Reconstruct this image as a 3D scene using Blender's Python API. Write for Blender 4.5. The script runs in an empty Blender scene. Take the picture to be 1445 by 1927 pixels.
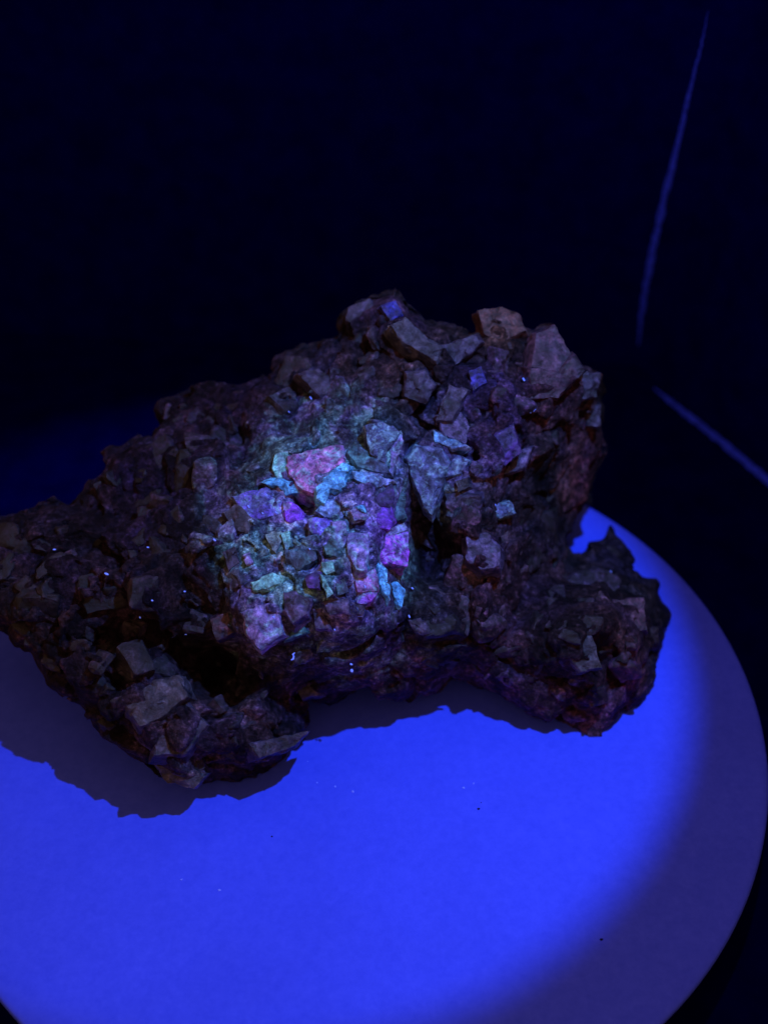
import bpy, bmesh, math, random
import numpy as np
from mathutils import Vector, Matrix
from mathutils.bvhtree import BVHTree
C = bpy.data.collections.new('scene'); bpy.context.scene.collection.children.link(C)
SC = bpy.context.scene
CM = 0.01                                            # everything is laid out in centimetres and built in metres
rng = np.random.default_rng(7); random.seed(7)

# ------------------------------------------------------------------ camera
PITCH, ROLL, FPX = math.radians(45.0), math.radians(-1.99), 2600.0
CAM = np.array([1.27, -25.24, 34.43])                # cm, plate centre on the origin, plate top at z = 0
f_ = np.array([0, math.cos(PITCH), -math.sin(PITCH)]); r_ = np.array([1., 0, 0]); u_ = np.cross(r_, f_)
RX = r_*math.cos(ROLL) + u_*math.sin(ROLL); UX = u_*math.cos(ROLL) - r_*math.sin(ROLL)
cam = bpy.data.cameras.new('camera'); camo = bpy.data.objects.new('camera', cam); C.objects.link(camo)
m = Matrix.Identity(4)
for i in range(3):
    m[i][0] = RX[i]; m[i][1] = UX[i]; m[i][2] = -f_[i]; m[i][3] = CAM[i]*CM
camo.matrix_world = m
cam.sensor_fit = 'VERTICAL'; cam.sensor_height = 24.0; cam.lens = 24.0*FPX/1927.0
cam.clip_start = 0.01; cam.clip_end = 20
cam.dof.use_dof = True; cam.dof.focus_distance = 0.385; cam.dof.aperture_fstop = 5.0
SC.camera = camo

# ------------------------------------------------------------------ world (dim room) and torch
w = bpy.data.worlds.new('World'); SC.world = w; w.use_nodes = True
w.node_tree.nodes['Background'].inputs[0].default_value = (0.43, 0.22, 0.13, 1)
w.node_tree.nodes['Background'].inputs[1].default_value = 1.05
SC.view_settings.view_transform = 'Standard'; SC.view_settings.look = 'None'
SC.view_settings.exposure = 0; SC.view_settings.gamma = 1

def spot(name, loc, aim, power, col, size, blend, rad):
    l = bpy.data.lights.new(name, 'SPOT'); o = bpy.data.objects.new(name, l); C.objects.link(o)
    o.location = Vector(loc)*CM
    o.rotation_euler = (Vector(aim)-Vector(loc)).to_track_quat('-Z', 'Y').to_euler()
    l.energy = power; l.color = col; l.spot_size = math.radians(size); l.spot_blend = blend; l.shadow_soft_size = rad*CM
    return o
TORCH = (9.0, -1.5, 31.0)
spot('uv_torch_beam', TORCH, (-1.7, 2.5, 0), 3.9, (0.17, 0.36, 1.0), 47, 0.28, 0.12)
spot('uv_torch_spill', (TORCH[0], TORCH[1], TORCH[2]+.3), (-1.0, 2.6, 0), .38, (0.25, 0.30, 1.0), 176, 0.5, 0.5)

# ------------------------------------------------------------------ helpers
def tag(o, label=None, cat=None, group=None, kind=None):
    if label: o['label'] = label
    if cat: o['category'] = cat
    if group: o['group'] = group
    if kind: o['kind'] = kind
    return o
def empty(name, loc=(0, 0, 0)):
    o = bpy.data.objects.new(name, None); C.objects.link(o); o.location = Vector(loc)*CM; o.empty_display_size = .01
    return o
def obj(name, verts, faces, mat, parent=None, smooth=False):
    me = bpy.data.meshes.new(name); me.from_pydata([tuple(v) for v in np.asarray(verts)*CM], [], faces); me.update()
    if smooth: me.polygons.foreach_set('use_smooth', [True]*len(me.polygons))
    o = bpy.data.objects.new(name, me); C.objects.link(o)
    if mat: me.materials.append(mat)
    if parent: o.parent = parent
    return o
def rays(px):
    px = np.asarray(px, float).reshape(-1, 2)
    return (px[:, :1]-722.5)*RX + (963.5-px[:, 1:])*UX + FPX*f_
def on_plane(u, v, z=0.0):
    d = rays([(u, v)])[0]; t = (z-CAM[2])/d[2]
    return CAM + d*t

# ------------------------------------------------------------------ materials
def new_mat(name):
    m = bpy.data.materials.new(name); m.use_nodes = True
    return m, m.node_tree, m.node_tree.nodes['Principled BSDF']
def noise(nt, scale, detail=6, rough=.6, vec=None, dist=0.0):
    n = nt.nodes.new('ShaderNodeTexNoise'); n.inputs['Scale'].default_value = scale; n.inputs['Detail'].default_value = detail
    n.inputs['Roughness'].default_value = rough; n.inputs['Distortion'].default_value = dist
    if vec: nt.links.new(vec, n.inputs['Vector'])
    return n
def ramp(nt, fac, stops):
    r = nt.nodes.new('ShaderNodeValToRGB'); e = r.color_ramp.elements
    while len(e) < len(stops): e.new(.5)
    for k, (p, c) in enumerate(stops):
        e[k].position = p; e[k].color = (*c, 1) if len(c) == 3 else c
    nt.links.new(fac, r.inputs[0]); return r
def mix(nt, mode, fac, a, b):
    n = nt.nodes.new('ShaderNodeMix'); n.data_type = 'RGBA'; n.blend_type = mode
    for s, v in ((n.inputs['Factor'], fac), (n.inputs[6], a), (n.inputs[7], b)):
        if hasattr(v, 'is_linked'): nt.links.new(v, s)
        elif isinstance(v, tuple): s.default_value = (*v, 1)
        else: s.default_value = v
    return n.outputs[2]
def bump(nt, b, h, strength, dist):
    n = nt.nodes.new('ShaderNodeBump'); n.inputs['Strength'].default_value = strength; n.inputs['Distance'].default_value = dist
    nt.links.new(h, n.inputs['Height']); nt.links.new(n.outputs[0], b.inputs['Normal']); return n

def sss(b, wgt, sc=.0022):
    b.inputs['Subsurface Weight'].default_value = wgt; b.inputs['Subsurface Scale'].default_value = sc
    b.inputs['Subsurface Radius'].default_value = (.8, .8, 1.0)
def plate_material():
    m, nt, b = new_mat('fluorescing_white_plastic')
    tc = nt.nodes.new('ShaderNodeTexCoord').outputs['Object']
    n1 = noise(nt, 22, 7, .6, tc); n2 = noise(nt, 420, 4, .7, tc)
    c = ramp(nt, n1.outputs[0], [(.3, (.046, .078, .76)), (.7, (.054, .090, .88))]).outputs[0]
    c2 = ramp(nt, n2.outputs[0], [(.3, (.80, .84, .93)), (.62, (1, 1, 1)), (.75, (1.12, 1.08, 1.02))]).outputs[0]
    nt.links.new(mix(nt, 'MULTIPLY', 1.0, c, c2), b.inputs['Base Color'])
    b.inputs['Roughness'].default_value = .7; b.inputs['Specular IOR Level'].default_value = .08
    bump(nt, b, n2.outputs[0], .25, .0003)
    return m
def flat_mat(name, col, rough=.8, spec=.1, sc=60, amp=.3):
    m, nt, b = new_mat(name)
    tc = nt.nodes.new('ShaderNodeTexCoord').outputs['Object']
    n = noise(nt, sc, 5, .6, tc)
    lo = tuple(x*(1-amp) for x in col); hi = tuple(min(1, x*(1+amp)) for x in col)
    nt.links.new(ramp(nt, n.outputs[0], [(.3, lo), (.7, hi)]).outputs[0], b.inputs['Base Color'])
    b.inputs['Roughness'].default_value = rough; b.inputs['Specular IOR Level'].default_value = spec
    bump(nt, b, n.outputs[0], .3, .0005)
    return m
def glow_mottle(nt, c, weight):
    """fine teal, aqua and lilac fluorescing minerals intergrown with dark ones"""
    geo = nt.nodes.new('ShaderNodeNewGeometry').outputs['Position']
    a = noise(nt, 170, 9, .76, geo, .35); b = noise(nt, 62, 5, .6, geo, .8)
    k1 = ramp(nt, a.outputs[0], [(.40, (.010, .010, .035)), (.46, (.05, .10, .13)), (.52, (.19, .42, .41)), (.58, (.44, .84, .78)), (.66, (.75, 1.0, 1.0))]).outputs[0]
    k2 = ramp(nt, a.outputs[0], [(.40, (.012, .008, .045)), (.46, (.08, .055, .18)), (.52, (.22, .15, .42)), (.59, (.42, .34, .70)), (.66, (.80, .75, 1.0))]).outputs[0]
    k = mix(nt, 'MIX', ramp(nt, b.outputs[0], [(.44, (0, 0, 0)), (.54, (1, 1, 1))]).outputs[0], k1, k2)
    k = mix(nt, 'MIX', .26, k, mix(nt, 'MULTIPLY', 1.0, c, (1.7, 1.7, 1.7)))
    m_ = nt.nodes.new('ShaderNodeMath'); m_.operation = 'MULTIPLY'; m_.use_clamp = True
    n_ = noise(nt, 110, 6, .7, geo, .5)
    r_1 = ramp(nt, n_.outputs[0], [(.34, (.5, .5, .5)), (.50, (1, 1, 1))]).outputs[0]
    nt.links.new(weight, m_.inputs[0]); nt.links.new(r_1, m_.inputs[1])
    g_ = noise(nt, 620, 4, .75, geo)
    gr = ramp(nt, g_.outputs[0], [(.38, (.35, .35, .40)), (.50, (.95, .95, .95)), (.60, (1.9, 1.9, 1.9)), (.67, (3.8, 3.8, 3.8))]).outputs[0]  # grit grain; its brightest flecks paint micro sparkle into the colour
    return mix(nt, 'MULTIPLY', 1.0, mix(nt, 'MIX', m_.outputs[0], c, k), gr)
def rock_material():
    m, nt, b = new_mat('crumbly_matrix_rock')
    tc = nt.nodes.new('ShaderNodeTexCoord').outputs['Object']
    at = nt.nodes.new('ShaderNodeAttribute'); at.attribute_name = 'mineral'
    n1 = noise(nt, 75, 7, .62, tc, .6); n2 = noise(nt, 190, 8, .7, tc, .4); n3 = noise(nt, 700, 4, .7, tc)
    hue = ramp(nt, noise(nt, 48, 4, .6, tc, .8).outputs[0],
               [(.30, (.75, .72, 1.15)), (.45, (1.0, .86, .95)), (.56, (1.15, .92, .72)), (.70, (.85, 1.0, .98))]).outputs[0]
    v1 = ramp(nt, n1.outputs[0], [(.36, (.22, .22, .28)), (.52, (.85, .85, .85)), (.68, (2.3, 2.3, 2.3))]).outputs[0]
    v2 = ramp(nt, n2.outputs[0], [(.38, (.35, .35, .40)), (.56, (1.0, 1.0, 1.0)), (.70, (1.7, 1.7, 1.7))]).outputs[0]
    c = mix(nt, 'MULTIPLY', 1.0, at.outputs['Color'], hue)
    c = mix(nt, 'MULTIPLY', 1.0, c, v1); c = mix(nt, 'MULTIPLY', 1.0, c, v2)
    c = glow_mottle(nt, c, at.outputs['Alpha'])
    nt.links.new(c, b.inputs['Base Color'])
    b.inputs['Roughness'].default_value = .6; b.inputs['Specular IOR Level'].default_value = .12
    ad = nt.nodes.new('ShaderNodeMath'); ad.operation = 'MULTIPLY_ADD'; ad.inputs[1].default_value = .35
    nt.links.new(n3.outputs[0], ad.inputs[0]); nt.links.new(n2.outputs[0], ad.inputs[2])
    bump(nt, b, ad.outputs[0], 1.0, .0038)
    sss(b, .25)
    return m
CRY = {}
def crystal_material(name, col, second, contrast=1.0, gloss=.35, var=0.0):
    """Cloudy crystal: main colour with veils of a second mineral, dark flecks and thin pale scratches."""
    m, nt, b = new_mat(name + '_crystal')
    tc = nt.nodes.new('ShaderNodeTexCoord').outputs['Object']
    geo = nt.nodes.new('ShaderNodeNewGeometry').outputs['Position']
    n1 = noise(nt, 110, 6, .6, geo, .7); n2 = noise(nt, 330, 7, .72, geo, .5)
    c = ramp(nt, n1.outputs[0], [(.38, second), (.58, col)]).outputs[0]
    if var > 0:
        ob_ = nt.nodes.new('ShaderNodeObjectInfo')
        c = mix(nt, 'MULTIPLY', 1.0, ob_.outputs['Color'], ramp(nt, n1.outputs[0], [(.38, (.6, .65, .75)), (.58, (1.25, 1.15, 1.15))]).outputs[0])
    lo = max(.08, .5-.36*contrast)
    v = ramp(nt, n2.outputs[0], [(.38, (lo, lo, lo*1.15)), (.51, (.9, .9, .9)), (.66, (1.75, 1.75, 1.7))]).outputs[0]
    c = mix(nt, 'MULTIPLY', 1.0, c, v)
    if max(col) > .2 and var == 0 and name != 'indigo':
        nv = noise(nt, 210, 8, .75, geo, 1.2)
        vf = ramp(nt, nv.outputs[0], [(.50, (0, 0, 0)), (.57, (.6, .6, .6)), (.64, (.9, .9, .9))]).outputs[0]
        c = mix(nt, 'MIX', vf, c, (.20, .36, .42) if name not in ('aqua', 'vivid') else tuple(x*.55 for x in col))
    mp = nt.nodes.new('ShaderNodeMapping'); mp.inputs['Scale'].default_value = (1, .18, .5); mp.inputs['Rotation'].default_value = (.3, .2, .9)
    nt.links.new(geo, mp.inputs[0])
    n3 = noise(nt, 900, 3, .6, mp.outputs[0])
    sc = ramp(nt, n3.outputs[0], [(.66, (0, 0, 0)), (.74, (.6, .6, .6))]).outputs[0]
    c = mix(nt, 'ADD', .12 if max(col) > .15 else .03, c, sc)
    if var > 0:
        bl = noise(nt, 75, 7, .65, geo, .8)
        c = mix(nt, 'MULTIPLY', 1.0, c, ramp(nt, bl.outputs[0], [(.36, (.25, .25, .32)), (.52, (.85, .85, .85)), (.66, (2.0, 1.9, 1.9))]).outputs[0])
        oi = nt.nodes.new('ShaderNodeObjectInfo')
        rv = ramp(nt, oi.outputs['Random'], [(0, (.6, .55, .75)), (.25, (1.0, .82, .9)), (.5, (.75, .85, .9)), (.75, (1.0, .85, 1.2)), (1, (1.35, 1.3, 1.4))])
        c = mix(nt, 'MULTIPLY', var, c, rv.outputs[0])
        c = glow_mottle(nt, c, ob_.outputs['Alpha'])
    if var == 0:
        g_ = noise(nt, 520, 4, .75, geo)
        c = mix(nt, 'MULTIPLY', 1.0, c, ramp(nt, g_.outputs[0], [(.38, (.45, .45, .5)), (.50, (1, 1, 1)), (.60, (1.5, 1.5, 1.5)), (.68, (2.4, 2.4, 2.4))]).outputs[0])
    nt.links.new(c, b.inputs['Base Color'])
    b.inputs['Roughness'].default_value = gloss; b.inputs['Specular IOR Level'].default_value = .4
    sss(b, .45)
    bump(nt, b, n2.outputs[0], .7, .0016)
    CRY[name] = m; return m
for a in (('pink', (.40, .16, .40), (.22, .14, .42), .8), ('teal', (.20, .56, .48), (.10, .24, .24), 1), ('aqua', (.16, .54, .86), (.08, .34, .62), .7),
          ('pale_aqua', (.12, .30, .52), (.17, .20, .44), .8), ('violet', (.12, .07, .48), (.10, .12, .30), 1), ('vivid', (.22, .05, .58), (.10, .045, .34), 1.0),
          ('magenta', (.33, .08, .60), (.17, .09, .42), 1.0), ('lilac', (.24, .17, .42), (.12, .11, .30), .8), ('blue_grey', (.09, .11, .24), (.045, .06, .14), 1),
          ('dark_teal', (.06, .17, .18), (.045, .06, .12), 1), ('dark_violet', (.075, .03, .19), (.035, .03, .09), .9), ('mauve', (.105, .075, .165), (.055, .045, .095), .9),
          ('dim_lilac', (.048, .037, .072), (.026, .021, .044), .9), ('dim_rose', (.078, .036, .060), (.034, .021, .040), .8), ('dim_green', (.052, .046, .066), (.028, .025, .042), .8),
          ('rust', (.11, .044, .040), (.045, .026, .030), .9), ('pale_green', (.20, .32, .28), (.10, .15, .19), .9), ('indigo', (.035, .03, .22), (.015, .015, .08), 1)):
    crystal_material(*a)
crystal_material('rubble', (.028, .021, .030), (.013, .011, .019), 1, .55, 1.0)
crystal_material('rubble_bright', (.11, .14, .20), (.06, .075, .12), 1, .4, 1.0)
ROCK = rock_material(); PLATE = plate_material()
DESK = flat_mat('black_desk', (.0002, .0003, .042), .95, 0.0, 90)
BLACK = flat_mat('black_felt', (.0002, .0004, .075), .95, 0.0, 90)
EDGE = flat_mat('exposed_white_board_core', (.02, .045, .85), .8, .05, 500, .45)
SIDE = flat_mat('plate_side_plastic', (.05, .06, .30), .6, .1)
DARKP = flat_mat('black_plastic', (.012, .011, .015), .5, .3)

# ------------------------------------------------------------------ the dark box around the table
Lc = on_plane(1205, 690, -2.5); Ld = on_plane(1445, 905, -2.5)
corner = Vector((Lc[0], Lc[1], -2.5)); dirr = Vector((Ld[0]-Lc[0], Ld[1]-Lc[1], 0)).normalized(); dirb = Vector((-1, .14, 0)).normalized()
def slab(name, a, d, length, height, thick, outn, mat, lean=0):
    n = Vector(outn); v = []
    for z, s_ in ((a.z, 0), (a.z+height, lean)):
        for p in (a, a+d*length, a+d*length+n*thick, a+n*thick): v.append((p.x+n.x*s_, p.y+n.y*s_, z))
    return obj(name, v, [(0, 1, 2, 3), (4, 7, 6, 5), (0, 4, 5, 1), (1, 5, 6, 2), (2, 6, 7, 3), (3, 7, 4, 0)], mat)
floor = obj('floor', [(-90, -80, -2.504), (90, -80, -2.504), (90, 90, -2.504), (-90, 90, -2.504)], [(0, 1, 2, 3)], DESK); tag(floor, kind='structure')
nb = Vector((.14, 1, 0)).normalized(); nr = Vector((-dirr.y, dirr.x, 0)); nr = nr if nr.x > 0 else -nr
wb = slab('wall_back', corner-dirb*6, dirb, 96, 24, .5, nb, BLACK); tag(wb, kind='structure')
wr = slab('wall_right', corner, dirr, 60, 24, .5, nr, BLACK, 3.2); tag(wr, kind='structure')
def strip(name, pts, widths, facing, label):
    """Bare white board core peeping out as a ragged, slightly bowed ribbon with thickness; its tapered widths imitate fading light."""
    pts = [Vector(p) for p in pts]; n = 60; V = []; F = []
    rr = random.Random(3)
    for i in range(n+1):
        t = i/n*(len(pts)-1); k = min(int(t), len(pts)-2); q = t-k
        p = pts[k].lerp(pts[k+1], q); wd = widths[k]*(1-q)+widths[k+1]*q
        tan = (pts[k+1]-pts[k]).normalized(); side = tan.cross(Vector(facing)).normalized()
        wd *= .8+.4*rr.random()
        j = side*(rr.random()-.5)*.05
        V += [p-side*wd+j, p+side*wd*(.7+.3*rr.random())+j, p+side*wd*.6+j-Vector(facing)*.12, p-side*wd*.6+j-Vector(facing)*.12]
        if i:
            a = 4*(i-1); b_ = 4*i
            for e in range(4): F.append((a+e, a+(e+1) % 4, b_+(e+1) % 4, b_+e))
    F += [(3, 2, 1, 0), tuple(4*n+e for e in range(4))]
    o = obj(name, V, F, EDGE, None, False); tag(o, label, 'edge strip'); return o
def wall_pt(u, v, off=.15):
    """point where the ray meets the vertical plane through the box corner that faces the camera"""
    d = rays([(u, v)])[0]; nn = np.array([0, 1, 0]); t = ((corner.y-off)-CAM[1])/d[1]
    return CAM + d*t
up = [wall_pt(*p) for p in ((1200, 650), (1205, 600), (1216, 530), (1232, 450), (1252, 365), (1275, 270), (1298, 170), (1318, 90), (1332, 20))]
strip('board_edge', up, (.03, .09, .12, .13, .125, .10, .07, .04, .008), (-.25, -.75, .6), 'thin faintly glowing upright blue strip in the dark corner')  # widths thin out at the ends to imitate the light fading
lo = [on_plane(*p, -2.3) for p in ((1230, 730), (1262, 757), (1330, 810), (1390, 860), (1450, 911), (1530, 978))]
strip('board_edge', lo, (.03, .10, .13, .15, .16, .16), (-nr.x*.6, -nr.y*.6, .55), 'slanting blue strip at the foot of the dark right wall')

# ------------------------------------------------------------------ turntable
tt = empty('turntable', (0, 0, -2.5)); tag(tt, 'round white turntable glowing blue under the rock', 'turntable')
def disc(name, prof, mat, seg=360):
    V = []; F = []
    for r, z in prof:
        for k in range(seg):
            a = 2*math.pi*k/seg; V.append((r*math.cos(a), r*math.sin(a), z+2.5))
    for i in range(len(prof)-1):
        for k in range(seg):
            F.append((i*seg+k, i*seg+(k+1) % seg, (i+1)*seg+(k+1) % seg, (i+1)*seg+k))
    F.append(tuple(range(seg-1, -1, -1))); F.append(tuple((len(prof)-1)*seg+k for k in range(seg)))
    o = obj(name, V, F, mat, tt, True)
    for p in o.data.polygons:
        if len(p.vertices) > 4: p.use_smooth = False
    return o
disc('plate', [(12.35, -.30), (12.46, -.22), (12.50, -.12), (12.46, -.04), (12.40, -.008), (12.30, 0)], PLATE)
disc('side_band', [(12.0, -1.05), (12.2, -1.0), (12.28, -.85), (12.30, -.305)], SIDE)
disc('base', [(9.0, -2.5), (9.2, -2.4), (9.2, -1.055)], DARKP)

# ------------------------------------------------------------------ the rock body: height guides + outline -> volume -> surface nets
OUT = np.array([(-150,1040),(-90,995),(-40,985),(0,972),(40,962),(75,945),(105,932),(130,945),(155,925),(160,895),(185,880),(190,850),(235,838),(270,820),(295,800),(290,770),
 (320,745),(350,735),(375,722),(410,722),(450,728),(490,715),(508,690),(520,670),(560,655),(600,642),(638,628),(640,592),(655,580),(690,562),(720,550),(750,547),(762,568),(785,585),(800,598),
 (830,600),(860,615),(890,625),(905,622),(898,590),(905,582),(940,578),(970,590),(985,615),(1005,625),(1025,608),(1042,612),(1055,645),(1075,668),(1098,690),(1120,700),
 (1135,703),(1128,745),(1133,760),(1130,800),(1142,835),(1132,870),(1130,900),(1112,950),(1092,960),(1080,975),(1075,1000),(1060,1010),(1065,1025),(1078,1045),(1105,1030),
 (1108,1022),(1135,1015),(1148,990),(1165,1015),(1185,1035),(1195,1065),(1215,1090),(1232,1090),(1240,1120),(1255,1145),(1258,1175),(1243,1185),(1243,1220),(1235,1270),
 (1218,1290),(1205,1325),(1190,1330),(1170,1360),(1140,1396),(1120,1395),(1085,1380),(1045,1365),(1005,1348),(965,1325),(930,1305),(880,1290),(845,1288),(830,1300),(790,1303),
 (760,1320),(720,1312),(690,1302),(650,1312),(620,1327),(590,1324),(580,1312),(584,1335),(589,1360),(588,1385),(560,1408),(540,1425),(518,1440),(480,1462),(440,1472),(410,1468),
 (385,1482),(350,1480),(310,1465),(265,1430),(220,1400),(180,1375),(150,1350),(125,1315),(90,1285),(70,1245),(40,1215),(10,1195),(-60,1165),(-120,1135),(-160,1090)], float)
# (u, v, height above the plate in cm)
HG = np.array([(-120,1080,5.5),(0,1060,5.8),(0,980,5.6),(0,1180,4.6),(150,960,6.2),(150,1100,6.0),(90,1270,4.2),(180,1340,3.6),(300,1440,2.6),(300,1300,4.2),(250,1200,5.2),(300,860,6.6),
 (300,1000,6.6),(350,760,6.8),(400,900,7.0),(450,760,7.2),(520,690,7.6),(600,660,8.0),(600,780,7.8),(450,1000,6.9),(400,1150,5.8),(400,1280,3.6),(350,1400,3.2),(380,1470,1.9),(470,1450,1.5),
 (480,1380,2.4),(580,1400,1.3),(575,1330,1.9),(500,1280,3.4),(500,1180,5.4),(560,900,7.6),(640,1000,7.2),(600,1100,6.5),(650,1180,5.2),(650,1260,3.3),(640,1310,1.7),(760,1310,1.6),(740,1240,3.2),
 (720,1120,5.9),(740,1020,6.6),(740,900,7.5),(700,820,8.0),(690,700,8.7),(680,590,9.2),(750,560,9.4),(820,620,9.1),(900,600,9.0),(980,620,8.6),(1040,630,8.2),(1110,710,7.4),(1050,740,7.8),
 (950,720,8.4),(860,700,8.6),(800,780,8.1),(805,900,6.5),(790,1000,5.2),(800,1100,4.5),(850,880,7.4),(850,980,6.2),(930,850,7.4),(1040,850,5.9),(1130,830,4.6),(1115,930,2.9),(1020,950,4.6),(950,950,5.6),
 (1060,1010,3.0),(900,1060,5.2),(1000,1080,3.9),(1090,1060,2.4),(1150,1010,1.7),(1240,1130,1.4),(1240,1220,1.4),(1150,1150,3.3),(1150,1260,2.5),(1060,1200,3.6),(1180,1340,.6),(1130,1390,.25),
 (1050,1300,1.9),(1050,1360,.8),(960,1320,1.1),(950,1250,2.6),(850,1200,4.0),(870,1260,2.2),(850,1285,1.4),(800,1290,1.5)], float)
# local hollows (+) and bosses (-): (u, v, radius px, depth cm)
DENT = [(405,1250,56,1.0),(400,1290,45,.7),(803,1050,52,1.2),(772,850,18,.8),(820,770,36,.6),(865,850,22,.7),(575,945,26,1.4),(880,1260,36,1.1),(585,1060,16,.7),(590,1160,18,.8),(1075,1075,38,.9),
        (900,860,20,.4),(890,780,30,.7),(560,800,26,.4),(690,630,30,.4),(980,1150,45,.7),(1130,1230,30,.5),(210,1180,60,.8),(330,1200,40,.6),(250,960,50,.5),(455,830,26,.5),(1010,900,28,.5),(620,860,12,.4),
        (520,1300,40,.6),(720,700,32,.4),(300,1130,40,-.4),(380,880,40,-.4),(1050,700,45,-.5),(940,610,30,-.5),(735,580,40,-.5),(1170,1160,50,-.4),(540,1390,35,-.5),(330,1350,45,-.5),(340,1455,25,-.3),
        (910,1045,35,-.6),(940,850,40,-.5),(840,745,30,-.2),(1010,1060,45,.3),(690,1200,30,-.3),(760,1280,30,-.3)]
G = 4.0; U0, V0 = -220., 480.
gu = np.arange(U0, 1330, G); gv = np.arange(V0, 1560, G)
UU, VV = np.meshgrid(gu, gv, indexing='ij')
P2 = np.stack([UU.ravel(), VV.ravel()], 1)
def roughen(poly, it=2, amp=5.0):
    r = np.random.default_rng(5)
    for k in range(it):
        nx = np.roll(poly, -1, 0); mid = (poly+nx)/2; d = nx-poly; L = np.hypot(*d.T)
        nrm = np.stack([-d[:, 1], d[:, 0]], 1)/L[:, None]
        mid = mid + nrm*(r.normal(0, .12, len(poly))*np.minimum(L, 30))[:, None]
        poly = np.stack([poly, mid], 1).reshape(-1, 2)
    return poly
OUTR = roughen(OUT)
A = OUTR; B = np.roll(OUTR, -1, 0)
dist = np.full(len(P2), 1e9); inside = np.zeros(len(P2), bool)
for a, b in zip(A, B):
    ab = b-a; t = np.clip(((P2-a)@ab)/(ab@ab), 0, 1); q = a+t[:, None]*ab
    dist = np.minimum(dist, np.hypot(*(P2-q).T))
    c = ((a[1] > P2[:, 1]) != (b[1] > P2[:, 1]))
    if a[1] != b[1]: inside ^= c & (P2[:, 0] < (b[0]-a[0])*(P2[:, 1]-a[1])/(b[1]-a[1])+a[0])
sd = np.where(inside, dist, -dist)/54.0
# smooth interpolation of heights (thin plate spline)
HG[:, 2] -= np.where(HG[:, 0] < 480, .55*np.clip((HG[:, 1]-900)/300, 0, 1), 0); HG[:, 2] = np.maximum(HG[:, 2], .25)
cp = HG[:, :2]/100
def tps(r2): return np.where(r2 > 0, r2*np.log(r2+1e-12), 0)
K = tps(((cp[:, None]-cp[None])**2).sum(-1)) + np.eye(len(cp))*.05
Q = np.c_[np.ones(len(cp)), cp]
M = np.block([[K, Q], [Q.T, np.zeros((3, 3))]])
sol = np.linalg.solve(M, np.r_[HG[:, 2], 0, 0, 0])
q2 = P2/100; h = tps(((q2[:, None]-cp[None])**2).sum(-1))@sol[:-3] + sol[-3]+q2@sol[-2:]
h = np.clip(h, .1, 10)
dr = rays(P2); dl = np.linalg.norm(dr, axis=1); tf = (h-CAM[2])/(dr[:, 2]/dl)
for (u, v, r, dep) in DENT:
    tf += dep*np.exp(-((P2[:, 0]-u)**2+(P2[:, 1]-v)**2)/(r*r))
R = 1.0; dd = np.clip(sd, 0, R); rnd = R*(1-np.sqrt(np.clip(1-(1-dd/R)**2, 0, 1)))
TF = (tf+rnd*.9).reshape(UU.shape); TB = (tf+R*.9+np.minimum(np.where(P2[:, 0] > 900, 4.2, 6.5), 2.4*np.sqrt(np.clip(sd, 0, 9)))+.15).reshape(UU.shape); SD = sd.reshape(UU.shape)
def bil(F, u, v):
    x = np.clip((u-U0)/G, 0, len(gu)-1.001); y = np.clip((v-V0)/G, 0, len(gv)-1.001)
    i = x.astype(int); j = y.astype(int); a = x-i; b = y-j
    return F[i, j]*(1-a)*(1-b)+F[i+1, j]*a*(1-b)+F[i, j+1]*(1-a)*b+F[i+1, j+1]*a*b
def hsh(i, j, k, s):
    n = (i.astype(np.int64)*73856093) ^ (j.astype(np.int64)*19349663) ^ (k.astype(np.int64)*83492791) ^ (s*2654435761)
    n = (n ^ (n >> 13))*1274126177 & 0x7fffffff; n = (n ^ (n >> 16))*0x45d9f3b & 0x7fffffff
    return ((n ^ (n >> 15)) & 0xffffff)/float(0xffffff)
def vnoise(p, s):
    i = np.floor(p).astype(int); f = p-i; f = f*f*(3-2*f); o = 0
    for a in (0, 1):
        for b in (0, 1):
            for c in (0, 1):
                wgt = (f[:, 0] if a else 1-f[:, 0])*(f[:, 1] if b else 1-f[:, 1])*(f[:, 2] if c else 1-f[:, 2])
                o = o+wgt*hsh(i[:, 0]+a, i[:, 1]+b, i[:, 2]+c, s)
    return o*2-1
def chunks(p, size, s, tilt, off):
    """rubble facets: every Voronoi cell is its own tilted, offset plane, with a groove along the joints"""
    q = p/size; i = np.floor(q).astype(int)
    b1 = np.full(len(p), 1e9); b2 = b1.copy(); val = np.zeros(len(p))
    for a in (-1, 0, 1):
        for b in (-1, 0, 1):
            for c in (-1, 0, 1):
                I, J, K_ = i[:, 0]+a, i[:, 1]+b, i[:, 2]+c
                cx = I+hsh(I, J, K_, s); cy = J+hsh(I, J, K_, s+1); cz = K_+hsh(I, J, K_, s+2)
                dx, dy, dz = q[:, 0]-cx, q[:, 1]-cy, q[:, 2]-cz
                d = dx*dx+dy*dy+dz*dz
                v = off*(hsh(I, J, K_, s+3)-.5) + tilt*size*((hsh(I, J, K_, s+4)-.5)*dx+(hsh(I, J, K_, s+5)-.5)*dy+(hsh(I, J, K_, s+6)-.5)*dz)
                n1 = d < b1
                b2 = np.where(n1, b1, np.minimum(b2, d)); val = np.where(n1, v, val); b1 = np.minimum(b1, d)
    e = np.sqrt(b2)-np.sqrt(b1)
    return val + .09*size*np.exp(-(e/.12)**2)
VX = 0.066
lo_ = np.array([-15.5, -6.0, -.15]); hi_ = np.array([12.5, 15.5, 11.0])
nx, ny, nz = np.ceil((hi_-lo_)/VX).astype(int)
xs = lo_[0]+np.arange(nx)*VX; ys = lo_[1]+np.arange(ny)*VX; zs = lo_[2]+np.arange(nz)*VX
Fd = np.full((nx, ny, nz), 1.0, np.float32)
yy, zz = np.meshgrid(ys, zs, indexing='ij')
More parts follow.
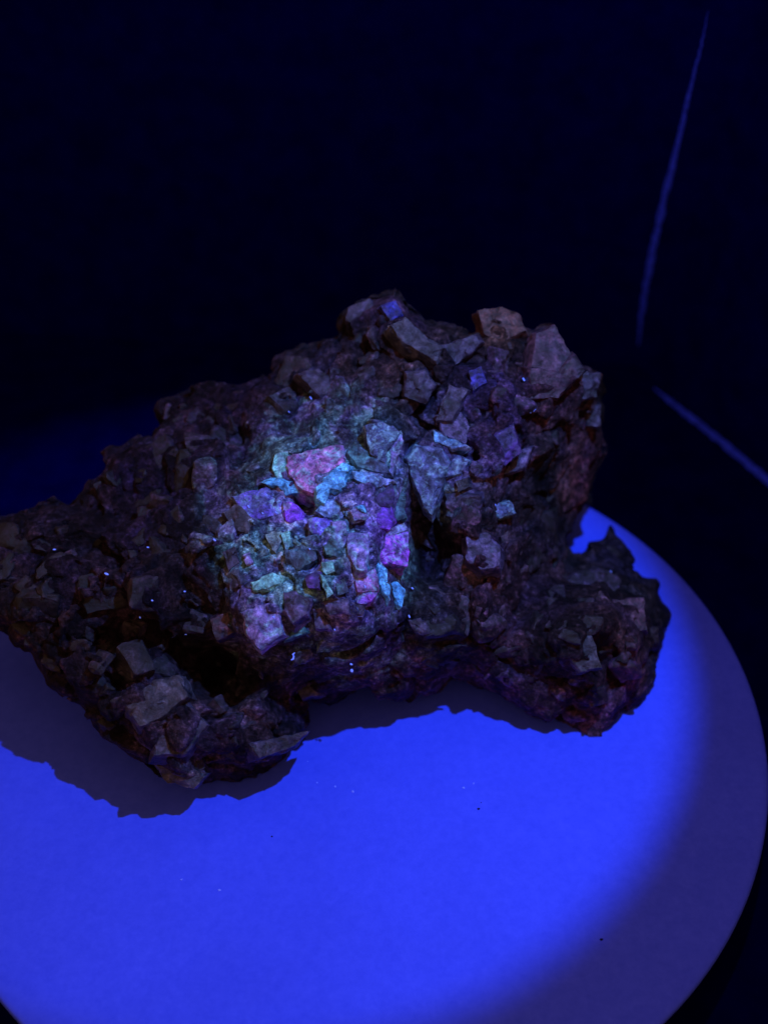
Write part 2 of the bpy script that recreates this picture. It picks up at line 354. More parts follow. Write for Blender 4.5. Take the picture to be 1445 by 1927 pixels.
def field(p):
    r = p-CAM; w_ = r@f_; u = 722.5+FPX*(r@RX)/w_; v = 963.5-FPX*(r@UX)/w_
    t = np.linalg.norm(r, axis=1)
    s_ = bil(SD, u, v)
    return np.maximum(np.maximum((bil(TF, u, v)-t)*.8, t-bil(TB, u, v)), -s_)
for i in range(nx):
    p = np.stack([np.full(yy.size, xs[i]), yy.ravel(), zz.ravel()], 1)
    Fd[i] = field(p).reshape(ny, nz)
band = np.abs(Fd) < .75
idx = np.argwhere(band); p = lo_+idx*VX
wp = p + .18*np.stack([vnoise(p/.9, 11), vnoise(p/.9, 12), vnoise(p/.9, 13)], 1)
rp = p-CAM; wz = rp@f_; pu = 722.5+FPX*(rp@RX)/wz; pv = 963.5-FPX*(rp@UX)/wz
calm = 1-.62*np.clip(1.5-np.sqrt(((pu-610)/190)**2+((pv-1010)/200)**2), 0, 1)     # the glowing patch is tight, flat-lying crystal
disp = calm*(chunks(wp, 1.6, 21, .95, .26) + chunks(wp+5, .7, 41, .75, .10)) + .20*vnoise(p/1.3, 3) + .09*vnoise(p/.5, 5) + .065*vnoise(p/.24, 6) + .04*vnoise(p/.14, 7)
Fd[band] += disp.astype(np.float32)*.85
Fd = np.maximum(Fd, (0.03-zs)[None, None, :].astype(np.float32))
rA = idx*VX+lo_-CAM; wz = rA@f_
Fd[band] = np.maximum(Fd[band], (-bil(SD, 722.5+FPX*(rA@RX)/wz, 963.5-FPX*(rA@UX)/wz)-.03+.05*vnoise(p/.3, 91)).astype(np.float32))
Fd[0] = 1; Fd[-1] = 1; Fd[:, 0] = 1; Fd[:, -1] = 1; Fd[:, :, 0] = 1; Fd[:, :, -1] = 1
def surface_nets(F, org, vx):
    s = F < 0
    X, Y, Z = F.shape; ci = np.zeros((X-1, Y-1, Z-1), np.int8)
    for a in (0, 1):
        for b in (0, 1):
            for c in (0, 1): ci += s[a:X-1+a, b:Y-1+b, c:Z-1+c]
    act = (ci > 0) & (ci < 8); cells = np.argwhere(act)
    vid = np.full(act.shape, -1, np.int64); vid[act] = np.arange(len(cells))
    acc = np.zeros((len(cells), 3)); cnt = np.zeros(len(cells))
    cor = [(a, b, c) for a in (0, 1) for b in (0, 1) for c in (0, 1)]
    x, y, z = cells.T
    for a in cor:
        for k in range(3):
            if a[k] == 0:
                b = list(a); b[k] = 1
                fa = F[x+a[0], y+a[1], z+a[2]]; fb = F[x+b[0], y+b[1], z+b[2]]
                cr = (fa < 0) != (fb < 0); t = np.where(cr, fa/np.where(cr, fa-fb, 1), 0)
                pos = np.tile(np.array(a, float), (len(cells), 1)); pos[:, k] = t
                acc += pos*cr[:, None]; cnt += cr
    V = org+(cells+acc/cnt[:, None])*vx; Q = []
    for k in range(3):
        sl0 = [slice(None)]*3; sl1 = [slice(None)]*3; sl0[k] = slice(0, -1); sl1[k] = slice(1, None)
        ch = s[tuple(sl0)] != s[tuple(sl1)]; e = np.argwhere(ch)
        a1, a2 = [(1, 2), (2, 0), (0, 1)][k]
        e = e[(e[:, a1] > 0) & (e[:, a2] > 0)]
        d1 = np.zeros(3, int); d1[a1] = 1; d2 = np.zeros(3, int); d2[a2] = 1
        g = lambda q: vid[q[:, 0], q[:, 1], q[:, 2]]
        ok = (e[:, 0] < X-1) & (e[:, 1] < Y-1) & (e[:, 2] < Z-1); e = e[ok]
        quad = np.stack([g(e-d1-d2), g(e-d2), g(e), g(e-d1)], 1)
        flip = ~s[e[:, 0], e[:, 1], e[:, 2]]
        quad[flip] = quad[flip][:, ::-1]; Q.append(quad)
    Q = np.concatenate(Q); return V, Q[(Q >= 0).all(1)]
BV, BF = surface_nets(Fd, lo_, VX)
# keep the largest connected piece
par = np.arange(len(BV))
for _ in range(60):
    mn = par[BF].min(1); new = par.copy()
    for k in range(4): np.minimum.at(new, BF[:, k], mn)
    new = new[new]; new = new[new]
    if (new == par).all(): break
    par = new
root = np.bincount(par).argmax(); keep = par == root; remap = np.cumsum(keep)-1
BF = remap[BF[keep[BF[:, 0]]]]; BV = BV[keep]
bvh = BVHTree.FromPolygons([tuple(v) for v in BV], [tuple(f) for f in BF.tolist()])
def hit(u, v):
    d = rays([(u, v)])[0]; d = d/np.linalg.norm(d)
    loc, n, fi, ds = bvh.ray_cast(Vector(CAM), Vector(d))
    if loc is None: return None
    return np.array(loc), np.array(n), ds

# ------------------------------------------------------------------ mineral colours of the matrix, with some painted shade (u, v, radius px, colour)
base = np.array([.024, .019, .030])
PATCH = [(600,1000,190,(.055,.075,.11),.75),(540,860,60,(.10,.24,.22),.8),(480,1010,80,(.10,.20,.22),.85),(440,960,50,(.08,.17,.17),.85),(620,960,50,(.10,.30,.36),.85),(520,1090,45,(.10,.36,.34),.85),(620,1080,55,(.08,.30,.30),.85),
 (560,1030,40,(.03,.10,.13),.85),(640,1140,60,(.08,.12,.14),.7),(700,980,60,(.12,.07,.34),.7),(740,1000,50,(.16,.05,.45),.8),(560,980,60,(.08,.08,.26),.6),(660,1020,40,(.12,.16,.32),.7),(720,860,60,(.06,.13,.18),.8),(600,780,80,(.035,.050,.058),.75),
 (690,1160,60,(.07,.05,.15),.7),(560,835,50,(.07,.12,.14),.7),(650,1040,40,(.08,.17,.20),.7),(480,1180,70,(.05,.05,.11),.7),(440,900,50,(.075,.055,.065),.7),(390,1070,60,(.06,.05,.07),.7),(850,930,70,(.075,.08,.13),.8),(840,820,60,(.08,.07,.13),.7),
 (950,850,60,(.10,.055,.14),.8),(930,760,70,(.055,.045,.075),.7),(1060,710,80,(.070,.048,.062),.9),(940,610,60,(.10,.055,.05),.9),(740,585,50,(.055,.045,.085),.8),(1100,880,70,(.075,.042,.040),.9),
 (1090,800,50,(.065,.050,.060),.8),(930,960,70,(.055,.05,.06),.7),(900,1050,60,(.085,.060,.080),.8),(950,1120,80,(.050,.036,.040),.8),(1180,1200,90,(.050,.036,.036),.8),(1190,1280,50,(.060,.028,.045),.8),
 (1100,1350,80,(.055,.045,.075),.8),(960,1300,60,(.055,.045,.085),.8),(820,1280,50,(.050,.042,.080),.8),(700,1270,80,(.042,.034,.050),.7),(580,1300,50,(.050,.045,.075),.8),(500,1400,70,(.050,.048,.060),.8),
 (330,1360,80,(.050,.048,.060),.8),(340,1460,40,(.06,.075,.085),.8),(150,1000,200,(.014,.012,.022),.9),(250,850,150,(.018,.014,.025),.9),(100,1150,120,(.020,.018,.022),.9),(430,1250,70,(.014,.013,.025),.9),  # darkest patches paint in the weaker beam on the left and a shaded hollow
 (800,1060,60,(.016,.016,.038),.9),(1060,1080,60,(.022,.018,.024),.8),(430,760,100,(.024,.018,.030),.9),(300,1150,90,(.022,.018,.020),.8),(700,670,70,(.036,.032,.032),.8),(790,650,60,(.042,.038,.036),.7)]  # first dark patch paints shade into the central hollow
col = np.tile(base, (len(BV), 1))
jit = .35*np.stack([vnoise(BV/.8, 61), vnoise(BV/.8, 62), vnoise(BV/.8, 63)], 1) + .18*np.stack([vnoise(BV/.3, 64), vnoise(BV/.3, 65), vnoise(BV/.3, 66)], 1)
for (u, v, r, c, k) in PATCH:
    hh = hit(u, v)
    if hh is None: continue
    c = np.array(c)*((1.15, .80, 1.12) if max(c) < .086 else (1, 1, 1))
    rr = r/54*1.05; d = np.linalg.norm(BV+jit-hh[0], axis=1)/rr
    wgt = (k*np.clip(1.35-d, 0, 1)**.8)[:, None]
    col = col*(1-wgt)+np.array(c)*wgt
spec_root = empty('mineral_specimen', (0, 3, 0)); tag(spec_root, 'dark lumpy crystal-studded rock with a glowing teal and violet patch', 'rock')
ORG = np.array([0, 3, 0.])
body = obj('matrix', BV-ORG, BF.tolist(), ROCK, spec_root, True)
ca = body.data.color_attributes.new('mineral', 'FLOAT_COLOR', 'POINT')  # also carries the shade painted in by the dark patches
gh = hit(600, 1015)[0]
pr = BV-CAM; pw = pr@f_; pu = 722.5+FPX*(pr@RX)/pw; pv = 963.5-FPX*(pr@UX)/pw
def glow_at(pu, pv, n=0):
    out = 0
    for (u, v, ru, rv, k) in [(560,1010,150,130,.95),(600,900,130,75,.75),(560,1090,120,70,.9),(700,870,75,75,.75),(640,1120,90,60,.7),(600,800,110,60,.38),(690,1000,80,110,.6),(480,1190,60,50,.4),(850,900,70,70,.35),(440,1000,60,90,.55),(650,1210,120,60,.22)]:
        out = np.maximum(out, k*np.clip(1.5-1.05*np.sqrt(((pu-u)/ru)**2+((pv-v)/rv)**2), 0, 1))
    return np.clip(out, 0, 1)
glow = glow_at(pu+45*vnoise(BV/.9, 95), pv+45*vnoise(BV/.9, 96))*(np.linalg.norm(BV-gh, axis=1) < 6)
ca.data.foreach_set('color', np.c_[col, glow].astype(np.float32).ravel())
print('rock', len(BV), len(BF))

# ------------------------------------------------------------------ traced crystals
def crystal(name, poly, mat, up=.22, thick=.7, sub=3, label=None, tilt=0.0):
    pc = np.mean(poly, 0); poly = [tuple(pc+(np.array(p)-pc)*1.05) for p in poly]; hs = [hit(*p) for p in poly]
    cu = np.mean([p[0] for p in poly]); cv = np.mean([p[1] for p in poly]); hc = hit(cu, cv)
    g = [x for x in hs if x is not None]
    if hc is None or len(g) < 3: return None
    # best plane of the hits, held to the middle of their depth so that the facet stays flat
    D = np.array([x[2] for x in g]); med = np.median(D)
    P = np.array([x[0] for x in g]); cen = P[np.abs(D-med) < 1.2].mean(0) if (np.abs(D-med) < 1.2).any() else P.mean(0)
    nrm = np.mean([x[1] for x in g]+[hc[1]]*2, 0); vd = CAM-cen; vd /= np.linalg.norm(vd)
    r = np.random.default_rng(int(cu*7+cv))
    nrm = nrm/np.linalg.norm(nrm)*.55 + vd*.6 + np.array([0, 0, .25]) + r.normal(0, .10, 3); nrm /= np.linalg.norm(nrm)
    o = cen+nrm*up; ring = []
    for pxy in poly:
        d = rays([pxy])[0]; d /= np.linalg.norm(d); t = ((o-CAM)@nrm)/(d@nrm); tc_ = np.linalg.norm(o-CAM); ring.append(CAM+d*np.clip(t, tc_-.55, tc_+.55))
    ring = np.array(ring); c = ring.mean(0)
    bm = bmesh.new()
    top = [bm.verts.new(c+(q-c)*.98+nrm*.05*r.uniform(.3, 1)) for q in ring]
    mid = [bm.verts.new(c+(q-c)*1.06-nrm*.09) for q in ring]
    bot = [bm.verts.new(c+(q-c)*1.22-nrm*thick) for q in ring]
    apex = bm.verts.new(c+(ring[0]-c)*r.uniform(-.35, .35)+(ring[len(ring)//2]-c)*r.uniform(0, .35)+nrm*(.05+up*.18))
    n = len(ring); thick = min(thick, .25+.5*np.ptp(ring, axis=0).max())
    for k in range(n):
        j = (k+1) % n
        bm.faces.new((top[k], top[j], apex)); bm.faces.new((mid[k], mid[j], top[j], top[k])); bm.faces.new((bot[k], bot[j], mid[j], mid[k]))
    bm.faces.new(bot[::-1]); bmesh.ops.recalc_face_normals(bm, faces=bm.faces)
    for s in range(sub):
        L = .55/(2**s)
        es = [e for e in bm.edges if e.calc_length() > L*.5]
        bmesh.ops.subdivide_edges(bm, edges=es, cuts=1, use_grid_fill=False)
        bmesh.ops.triangulate(bm, faces=[f for f in bm.faces if len(f.verts) > 3])
    bm.normal_update()
    V = np.array([v.co[:] for v in bm.verts]); N = np.array([v.normal[:] for v in bm.verts])
    dsp = .045*vnoise(V/.38, 71)+.03*vnoise(V/.15, 72)+.5*chunks(V, .45, 81, .35, .07)
    V = V-N*dsp[:, None]
    off = c-ORG
    fs = [tuple(v.index for v in f.verts) for f in bm.faces]; bm.free()
    ob = obj(name, V-c, fs, CRY[mat], spec_root, True); ob.data.set_sharp_from_angle(angle=math.radians(32)); ob.location = Vector(off)*CM
    if label: ob['label'] = label
    return ob
Z1 = lambda pts: [(400+x/2.89, 740+y/2.89) for x, y in pts]
T = [
 (Z1([(410,345),(560,310),(690,295),(712,385),(640,420),(575,490),(560,545),(480,520),(420,440)]), 'pink', .24, 'smooth pink crystal face above the blue crust'),
 (Z1([(340,330),(410,320),(425,400),(420,470),(350,470),(325,400)]), 'teal', .10, None),
 (Z1([(960,300),(1020,215),(1042,262),(998,375),(975,440),(930,430)]), 'lilac', .22, None),
 (Z1([(830,180),(930,160),(1020,215),(960,300),(940,380),(860,330)]), 'blue_grey', .30, 'large blue-grey crystal at the top of the glowing patch'),
 (Z1([(745,330),(780,270),(860,330),(940,380),(975,440),(870,425),(790,400)]), 'dark_teal', .18, None),
 (Z1([(765,425),(870,440),(960,460),(990,470),(950,500),(885,515),(765,465)]), 'pale_aqua', .24, 'pale blue bar-shaped crystal'),
 (Z1([(110,560),(290,520),(330,560),(385,590),(390,650),(230,690),(150,620)]), 'violet', .14, None),
 (Z1([(385,590),(440,600),(505,660),(480,710),(400,700),(390,650)]), 'vivid', .16, None),
 (Z1([(385,585),(440,600),(425,645),(378,640)]), 'lilac', .24, None),
 (Z1([(560,640),(620,580),(720,590),(740,640),(700,680),(600,670)]), 'pale_aqua', .10, None),
 (Z1([(520,690),(600,675),(650,700),(650,790),(600,830),(540,760)]), 'violet', .15, None),
 (Z1([(650,700),(720,700),(735,790),(700,840),(650,790)]), 'lilac', .12, None),
 (Z1([(600,830),(650,785),(700,840),(670,880),(620,880)]), 'dark_teal', .12, None),
 (Z1([(835,625),(960,615),(1000,690),(960,740),(850,720)]), 'vivid', .22, 'vivid violet crystal'),
 (Z1([(850,722),(960,742),(1040,700),(1062,745),(960,775),(880,772)]), 'lilac', .18, None),
 (Z1([(885,775),(960,778),(1062,748),(1058,850),(1055,940),(960,925),(890,880)]), 'magenta', .24, 'brightest magenta-violet crystal at the right edge of the glowing patch'),
 (Z1([(880,500),(980,490),(990,560),(960,615),(840,610)]), 'dark_violet', .14, None),
 (Z1([(990,500),(1040,560),(1060,680),(1000,690),(965,615)]), 'dark_teal', .10, None),
 (Z1([(740,770),(845,765),(852,880),(840,960),(780,960),(740,880)]), 'lilac', .28, 'pale lilac upright crystal column'),
 (Z1([(745,640),(825,615),(832,685),(770,692)]), 'lilac', .18, None),
 (Z1([(770,990),(880,960),(905,1020),(895,1070),(790,1080)]), 'pink', .14, None),
 (Z1([(780,1082),(890,1072),(880,1110),(840,1150),(790,1140)]), 'magenta', .16, None),
 (Z1([(290,770),(370,750),(375,800),(345,870),(320,850)]), 'pale_green', .16, None),
 (Z1([(370,760),(420,750),(440,830),(400,850)]), 'teal', .10, None),
 (Z1([(400,850),(540,800),(560,900),(470,960),(400,930)]), 'dark_teal', .14, None),
 (Z1([(210,1030),(330,985),(400,1000),(360,1040),(300,1065),(230,1068)]), 'teal', .18, 'bright teal band low on the glowing patch'),
 (Z1([(595,920),(650,915),(672,975),(620,995),(590,960)]), 'teal', .18, None),
 (Z1([(585,985),(620,1005),(660,1090),(620,1115),(595,1050)]), 'teal', .20, None),
 (Z1([(660,1030),(720,1000),(740,1080),(680,1100)]), 'dark_teal', .12, None),
 (Z1([(510,990),(590,970),(590,1070),(520,1060)]), 'dark_violet', .16, None),
 (Z1([(385,1080),(500,1055),(532,1120),(510,1200),(440,1250),(385,1180)]), 'mauve', .22, None),
 (Z1([(165,1200),(330,1130),(360,1210),(385,1310),(260,1385),(190,1300)]), 'lilac', .42, 'squarish mauve crystal below the glowing patch'),
 (Z1([(385,1270),(480,1265),(520,1300),(400,1340)]), 'dark_teal', .12, None),
 (Z1([(600,1130),(730,1120),(740,1200),(640,1205)]), 'mauve', .16, None),
 (Z1([(735,1140),(830,1160),(820,1220),(740,1225)]), 'mauve', .12, None),
 (Z1([(540,1170),(600,1160),(640,1280),(560,1280)]), 'mauve', .12, None),
 (Z1([(1055,360),(1110,300),(1240,300),(1290,385),(1235,540),(1190,650),(1150,610),(1095,480)]), 'blue_grey', .55, 'kite-shaped grey-blue crystal beyond the dark cleft'),
 (Z1([(1270,385),(1330,340),(1390,370),(1350,440),(1245,465)]), 'blue_grey', .2, None),
 (Z1([(1205,200),(1250,235),(1380,285),(1300,300),(1210,268)]), 'pale_aqua', .22, None),
 (Z1([(1220,120),(1330,90),(1400,180),(1370,270),(1260,225)]), 'mauve', .15, None),
 (Z1([(165,880),(200,868),(217,920),(185,937)]), 'lilac', .16, None),
 (Z1([(60,870),(120,840),(150,920),(90,960)]), 'dim_lilac', .16, None),
 (Z1([(1080,1240),(1130,1225),(1190,1300),(1110,1292)]), 'dim_lilac', .16, None),
 (Z1([(1320,480),(1390,460),(1400,510),(1340,530)]), 'dim_green', .16, None),
 (Z1([(120,600),(150,620),(220,690),(190,760),(110,740),(60,650)]), 'dim_green', .12, None),
 ([(900,585),(945,578),(975,593),(988,622),(940,645),(912,628)], 'rust', .15, 'reddish-brown crystal standing up at the top edge'),
 ([(1010,628),(1042,614),(1075,668),(1050,700),(1000,690)], 'dim_rose', .2, None),
 ([(1000,694),(1050,702),(1077,670),(1097,698),(1050,748),(1000,748)], 'dim_rose', .3, None),
 ([(1078,700),(1128,704),(1120,745),(1085,752)], 'dim_lilac', .15, None),
 ([(765,703),(800,697),(818,725),(800,758),(762,745)], 'dim_lilac', .35, 'grey lilac block standing out below the upper ridge'),
 ([(735,612),(762,602),(830,655),(818,678),(760,645)], 'dim_green', .3, None),
 ([(832,652),(890,630),(905,645),(865,682),(836,695)], 'dim_lilac', .2, None),
 ([(935,818),(965,800),(978,850),(950,875),(905,850)], 'dark_violet', .25, 'purple crystal on the right shoulder'),
 ([(975,850),(1000,842),(985,880),(950,890)], 'mauve', .15, None),
 ([(878,1012),(915,1005),(942,1030),(938,1065),(905,1072),(882,1050)], 'mauve', .28, None),
 ([(240,1328),(290,1283),(335,1275),(350,1312),(305,1350),(265,1365)], 'dim_green', .3, 'grey-green slab low on the left lobe'),
 ([(305,1350),(352,1318),(388,1365),(350,1418),(292,1420)], 'dim_lilac', .3, None),
 ([(295,1442),(350,1430),(385,1462),(365,1484),(318,1472)], 'dim_green', .2, None),
 ([(470,1400),(530,1385),(578,1378),(556,1405),(490,1425)], 'dim_lilac', .2, None),
 ([(1155,1130),(1208,1128),(1215,1185),(1152,1195)], 'dim_rose', .2, None),
 ([(1062,1228),(1110,1192),(1130,1255),(1092,1262)], 'dim_green', .2, None),
 ([(1100,762),(1129,758),(1127,800),(1104,802)], 'dim_lilac', .15, None),
 ([(657,580),(695,563),(712,590),(690,612),(652,604)], 'dim_lilac', .12, None),
 ([(716,575),(745,566),(757,590),(735,604)], 'indigo', .16, 'deep indigo crystal near the summit'),
 ([(560,702),(600,695),(640,730),(602,745)], 'dim_lilac', .12, None),
 ([(882,700),(905,690),(915,720),(890,735)], 'indigo', .10, None),
 ([(845,725),(880,735),(850,790),(822,790)], 'dim_lilac', .15, None),
 ([(925,950),(955,940),(968,965),(940,975)], 'blue_grey', .1, None),
 ([(700,790),(740,800),(750,815),(712,812)], 'blue_grey', .15, None),
 ([(560,1290),(590,1285),(600,1310),(570,1318)], 'dim_lilac', .1, None),
 ([(770,1168),(800,1170),(812,1190),(782,1192)], 'dim_lilac', .15, None),
 ([(395,1165),(430,1150),(445,1190),(410,1205)], 'dim_rose', .15, None),
 ([(940,1010),(955,1000),(958,1020),(945,1025)], 'dim_rose', .1, None),
]
for k_, (pl, mt, upv, lab) in enumerate(T): crystal('crystal', pl, mt, upv+(.12 if k_ > 44 else 0), label=lab)
# crusts: thin ragged encrustations that follow joints between crystals
for pl, mt, upv, lab in [
 (Z1([(700,390),(745,405),(715,470),(732,500),(690,532),(640,520),(622,565),(615,602),(575,570),(568,512),(620,460),(660,420)]), 'aqua', .32, 'bright sky-blue branching crust'),
 (Z1([(295,492),(370,465),(470,482),(562,545),(520,556),(440,545),(400,556),(360,512)]), 'aqua', .20, None),
 (Z1([(895,935),(920,930),(947,960),(930,1000),(965,1060),(965,1125),(925,1070),(905,1030)]), 'aqua', .22, None),
 (Z1([(968,1035),(1000,1025),(1052,1065),(1048,1110),(1022,1162),(990,1110)]), 'aqua', .26, 'bright sky-blue crust tip at the lower right of the glowing patch'),
 (Z1([(832,920),(848,925),(856,968),(838,960)]), 'aqua', .30, None), (Z1([(790,620),(828,612),(830,650),(810,640)]), 'aqua', .26, None)]:
    crystal('crust', pl, mt, upv, .35, 4, lab)

# ------------------------------------------------------------------ loose-looking fragments bedded all over the matrix
def chip(seed):
    r = np.random.default_rng(seed); bm = bmesh.new()
    pts = []
    s = np.array([1, r.uniform(.6, .95), r.uniform(.45, .8)])
    for a in (-1, 1):
        for b in (-1, 1):
            for c in (-1, 1): pts.append((np.array([a, b, c])*.5+r.normal(0, .12, 3))*s)
    for k in range(5): 
        d = r.normal(0, 1, 3); pts.append(d/np.linalg.norm(d)*.62*s)
    vs = [bm.verts.new(q) for q in pts]; res = bmesh.ops.convex_hull(bm, input=vs)
    bmesh.ops.delete(bm, geom=[v for v in bm.verts if not v.link_faces], context='VERTS')
    bmesh.ops.bevel(bm, geom=list(bm.edges), offset=.05, segments=1, clamp_overlap=True, affect='EDGES', profile=.5)
    bmesh.ops.triangulate(bm, faces=bm.faces)
    for lim in (.25, .22):
        bmesh.ops.subdivide_edges(bm, edges=[e for e in bm.edges if e.calc_length() > lim], cuts=1)
        bmesh.ops.triangulate(bm, faces=bm.faces)
    bm.normal_update()
    V = np.array([v.co[:] for v in bm.verts]); N = np.array([v.normal[:] for v in bm.verts])
    V = V+N*(.09*vnoise(V/.34+seed*9, 5)+.05*vnoise(V/.13+seed*9, 6))[:, None]
    f = [tuple(v.index for v in q.verts) for q in bm.faces]; bm.free()
    rr_ = np.linalg.norm(V, axis=1); V *= (np.minimum(rr_, .85)/np.maximum(rr_, 1e-6))[:, None]; return V, f
TRACED = [(np.mean([q[0] for q in t[0]]), np.mean([q[1] for q in t[0]]), .42*np.ptp(np.array(t[0]), axis=0).mean()) for t in T]
meshes = {}
for k in range(9):
    V, f = chip(100+k)
    for mt in ('rubble',):
        me = bpy.data.meshes.new('fragment'); me.from_pydata([tuple(v) for v in V*CM], [], f); me.update(); me.polygons.foreach_set('use_smooth', [True]*len(f)); me.set_sharp_from_angle(angle=math.radians(42)); me.materials.append(CRY[mt]); meshes[k, mt] = me
placed = 0; tries = 0; centres = []
while placed < 215 and tries < 6000:
    tries += 1
    u = random.uniform(-20, 1260); v = random.uniform(545, 1490); hh = hit(u, v)
    if hh is None: continue
    sdv = float(bil(SD, np.array([u]), np.array([v]))[0])
    size = random.choice([.28, .38, .45, .55, .7, .9]); 
    if sdv < size*.62: continue
    if any(((u-a)**2+(v-b)**2)**.5 < q_+size*20 for a, b, q_ in TRACED): continue
    cz = ((u-610)/170)**2+((v-1000)/190)**2
    if (cz < 1 and size > .5) or (size > .6 and v > 1290): continue
    if any(((u-a)**2+(v-b)**2) < (27*(size+s2)*.8)**2 for a, b, s2 in centres): continue
    centres.append((u, v, size))
    mt = 'rubble'
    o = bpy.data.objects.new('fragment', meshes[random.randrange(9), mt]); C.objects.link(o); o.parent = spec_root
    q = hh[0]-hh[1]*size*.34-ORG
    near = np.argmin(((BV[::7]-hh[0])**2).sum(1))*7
    o.color = (*[float(x) for x in col[near]*random.uniform(.6, 1.05)*(.65+.35*min(max((u-150)/550, 0), 1))], float(glow[near])*random.choice([.3, .8, 1]))  # fragment colour darkened towards the left to imitate the dimming beam
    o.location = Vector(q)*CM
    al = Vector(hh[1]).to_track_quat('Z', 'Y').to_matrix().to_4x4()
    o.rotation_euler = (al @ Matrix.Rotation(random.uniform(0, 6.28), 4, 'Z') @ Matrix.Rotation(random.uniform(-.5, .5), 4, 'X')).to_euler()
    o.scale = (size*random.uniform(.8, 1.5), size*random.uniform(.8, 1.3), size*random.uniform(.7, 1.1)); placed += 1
print('fragments', placed)

# ------------------------------------------------------------------ glowing lint and dust, and bright bits imitating crystal sparkle
LINT_GLINT, ltn, lb = new_mat('bright_lint_glint'); lb.inputs['Base Color'].default_value = (.16, .28, .95, 1); lb.inputs['Roughness'].default_value = .6
lb.inputs['Emission Color'].default_value = (.16, .22, 1, 1); lb.inputs['Emission Strength'].default_value = .40   # emission stands in for lint fluorescence and crystal sparkle
DARK = flat_mat('dark_grit', (.004, .004, .02), .8, .05)
def fibre(name, pts, rad, mat, label, cat, group=None):
    V = []; F = []; n = len(pts); c = np.mean(pts, 0)
    for i, q in enumerate(pts):
        t = pts[min(i+1, n-1)]-pts[max(i-1, 0)]; t = t/(np.linalg.norm(t)+1e-9); a = np.cross(t, [0, .7, .7]); a /= np.linalg.norm(a); b = np.cross(t, a)
        rr = rad*(.55 if i in (0, n-1) else 1)
        for k in range(6): V.append(q-c+rr*(a*math.cos(k*math.pi/3)+b*math.sin(k*math.pi/3)))
        if i:
            for k in range(6): F.append(((i-1)*6+k, (i-1)*6+(k+1) % 6, i*6+(k+1) % 6, i*6+k))
    F += [tuple(range(5, -1, -1)), tuple((n-1)*6+k for k in range(6))]
    o = obj(name, V, F, mat); o.location = Vector(c)*CM; tag(o, label, cat, group); return o
def surf(u, v, lift=.05):
    h_ = hit(u, v)
    if h_ is None: return None
    d = h_[0]-CAM; d /= np.linalg.norm(d); return h_[0]-d*lift
def lint(path, rad, label, group=None):
    pts = [surf(*q, .12) for q in path]
    if any(q is None for q in pts): return
    dm = min(np.linalg.norm(q-CAM) for q in pts); pts = [CAM+(q-CAM)/np.linalg.norm(q-CAM)*dm for q in pts]
    fibre('lint_and_glint', np.array(pts), rad, LINT_GLINT, label, 'lint', group)
lint([(548,1242),(552,1240),(553,1235),(551,1232),(555,1228)], .028, 'S-shaped bright blue lint fibre below the mauve crystal')
LI = 'tiny blue glint-like speck on the glowing teal and violet patch'; LO = 'faint tiny glint-like speck on the dark part of the rock'
LL = {(201,1080): 'largest lone blue glint-like speck on the dark left part of the rock', (103,1034): 'leftmost pale glint-like speck on the rock', (279,1030): 'pale glint-like speck near the middle of the dark left slope',
 (404,1016): 'blue glint-like speck just left of the glowing patch', (348,1113): 'violet glint-like speck on the dark slope below left of the glowing patch', (287,1130): 'violet glint-like speck right below the largest left one',
 (264,1162): 'lowest blue glint-like speck on the dark left slope', (585,749): 'slanting blue glint-like speck above the pink crystal, below the ridge', (544,775): 'thin short glint-like speck above left of the pink crystal',
 (903,706): 'blue glint-like fleck on the upper right shoulder beside an indigo crystal', (985,714): 'violet glint-like fleck below the rose crystal at the top right',
 (1000,773): 'left one of two close blue glint-like flecks on the right shoulder', (1006,770): 'right one of two close blue glint-like flecks on the right shoulder', (770,1160): 'blue glint-like speck below the lower right blue crust',
 (662,1262): 'roundish bright blue lint tuft near the lower middle edge', (661,1250): 'small lint speck just above the roundish tuft', (545,1397): 'glint-like speck near the rounded right end of the lower left lobe',
 (562,1408): 'whitish glint-like speck on the rim of the lower left lobe', (1149,1076): 'single thin pale glint-like speck on the lower right lobe', (515,1161): 'whitish sparkling speck on the squarish mauve crystal',
 (564,1180): 'blue glint-like speck right of the squarish mauve crystal', (932,950): 'thin upright glint-like speck on the right part of the rock'}
GR = 'blue lint and imitated crystal sparkle on the rock'  # many of these specks stand in for sparkle reflected by the crystals
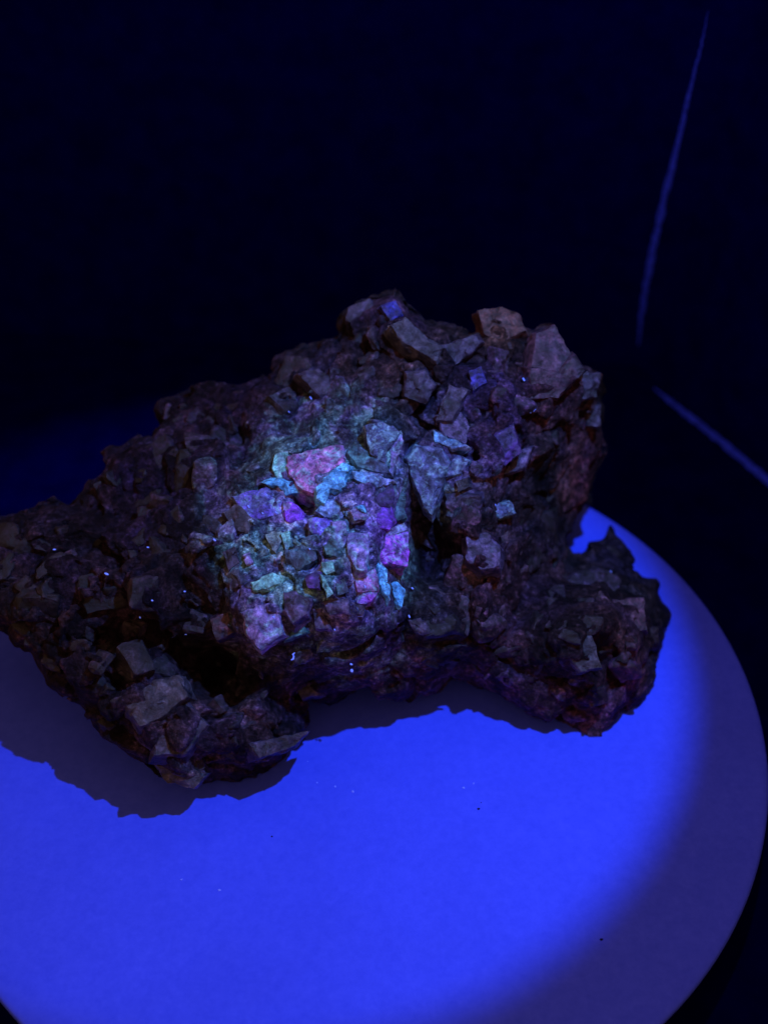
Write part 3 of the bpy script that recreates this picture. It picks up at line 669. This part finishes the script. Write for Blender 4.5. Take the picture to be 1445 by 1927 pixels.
for i, (u, v, l, a, r) in enumerate([(201,1080,8,20,.035),(103,1034,6,0,.022),(279,1030,5,10,.022),(404,1016,6,40,.030),(348,1113,4,0,.025),(287,1130,4,20,.025),(264,1162,4,70,.022),(350,1194,4,0,.015),
    (585,749,7,50,.020),(544,775,5,50,.014),(903,706,8,60,.030),(985,714,7,60,.028),(1000,773,10,-55,.030),(1006,770,10,-55,.026),(770,1160,6,70,.025),(662,1262,6,80,.045),(661,1250,5,20,.03),(545,1397,4,20,.025),
    (564,1180,6,60,.025),(515,1161,3,80,.03),(1149,1076,6,70,.014),(468,953,6,60,.026),(495,966,5,40,.020),(520,964,5,40,.018),(564,861,6,50,.020),(603,857,4,40,.018),(722,975,5,60,.024),(776,1107,5,40,.025),
    (932,950,4,80,.014),(630,1185,4,50,.02),(562,1408,3,20,.04),(687,1104,6,70,.022),(696,1098,5,-50,.022),(583,1033,4,60,.02),(588,1052,4,60,.02),(612,949,4,30,.026),(753,1032,8,-60,.02),(748,1037,6,-60,.02)]):
    c, s = math.cos(math.radians(a)), math.sin(math.radians(a))
    lint([(u-c*l/2, v-s*l/2), (u, v), (u+c*l/2, v+s*l/2)], r, LL.get((u, v), LI if 400 < u < 800 and 830 < v < 1240 else LO), GR)
def speck(u, v, r, mat, label, group):
    c = on_plane(u, v, .006); bm = bmesh.new(); bmesh.ops.create_icosphere(bm, subdivisions=1, radius=r)
    rr = np.random.default_rng(int(u+v))
    V = [np.array(x.co[:])*[1, rr.uniform(.7, 1.6), .4]*(1+rr.normal(0, .2)) for x in bm.verts]; f = [tuple(x.index for x in q.verts) for q in bm.faces]; bm.free()
    o = obj('dust_speck' if mat is PALE else 'grit_grain', V, f, mat); o.location = Vector(c)*CM; o.rotation_euler = (0, 0, rr.uniform(0, 3)); tag(o, label, 'dust' if mat is PALE else 'grit', group)
PALE, pnt, pb = new_mat('pale_dust'); pb.inputs['Base Color'].default_value = (.14, .22, .95, 1)
for u, v, r in [(413,1675,.035),(342,1655,.028),(631,1480,.030),(597,1473,.025),(579,1433,.018),(664,1489,.04),(872,1482,.04),(891,1474,.025)]:
    speck(u, v, r, PALE, 'tiny pale dust speck lying on the glowing blue plate', 'pale dust specks on the plate')
for u, v, r in [(512,1574,.028),(900,1522,.036),(905,1510,.018),(1131,1768,.045)]:
    speck(u, v, r, DARK, 'tiny dark grit grain lying on the glowing blue plate', 'dark grit grains on the plate')
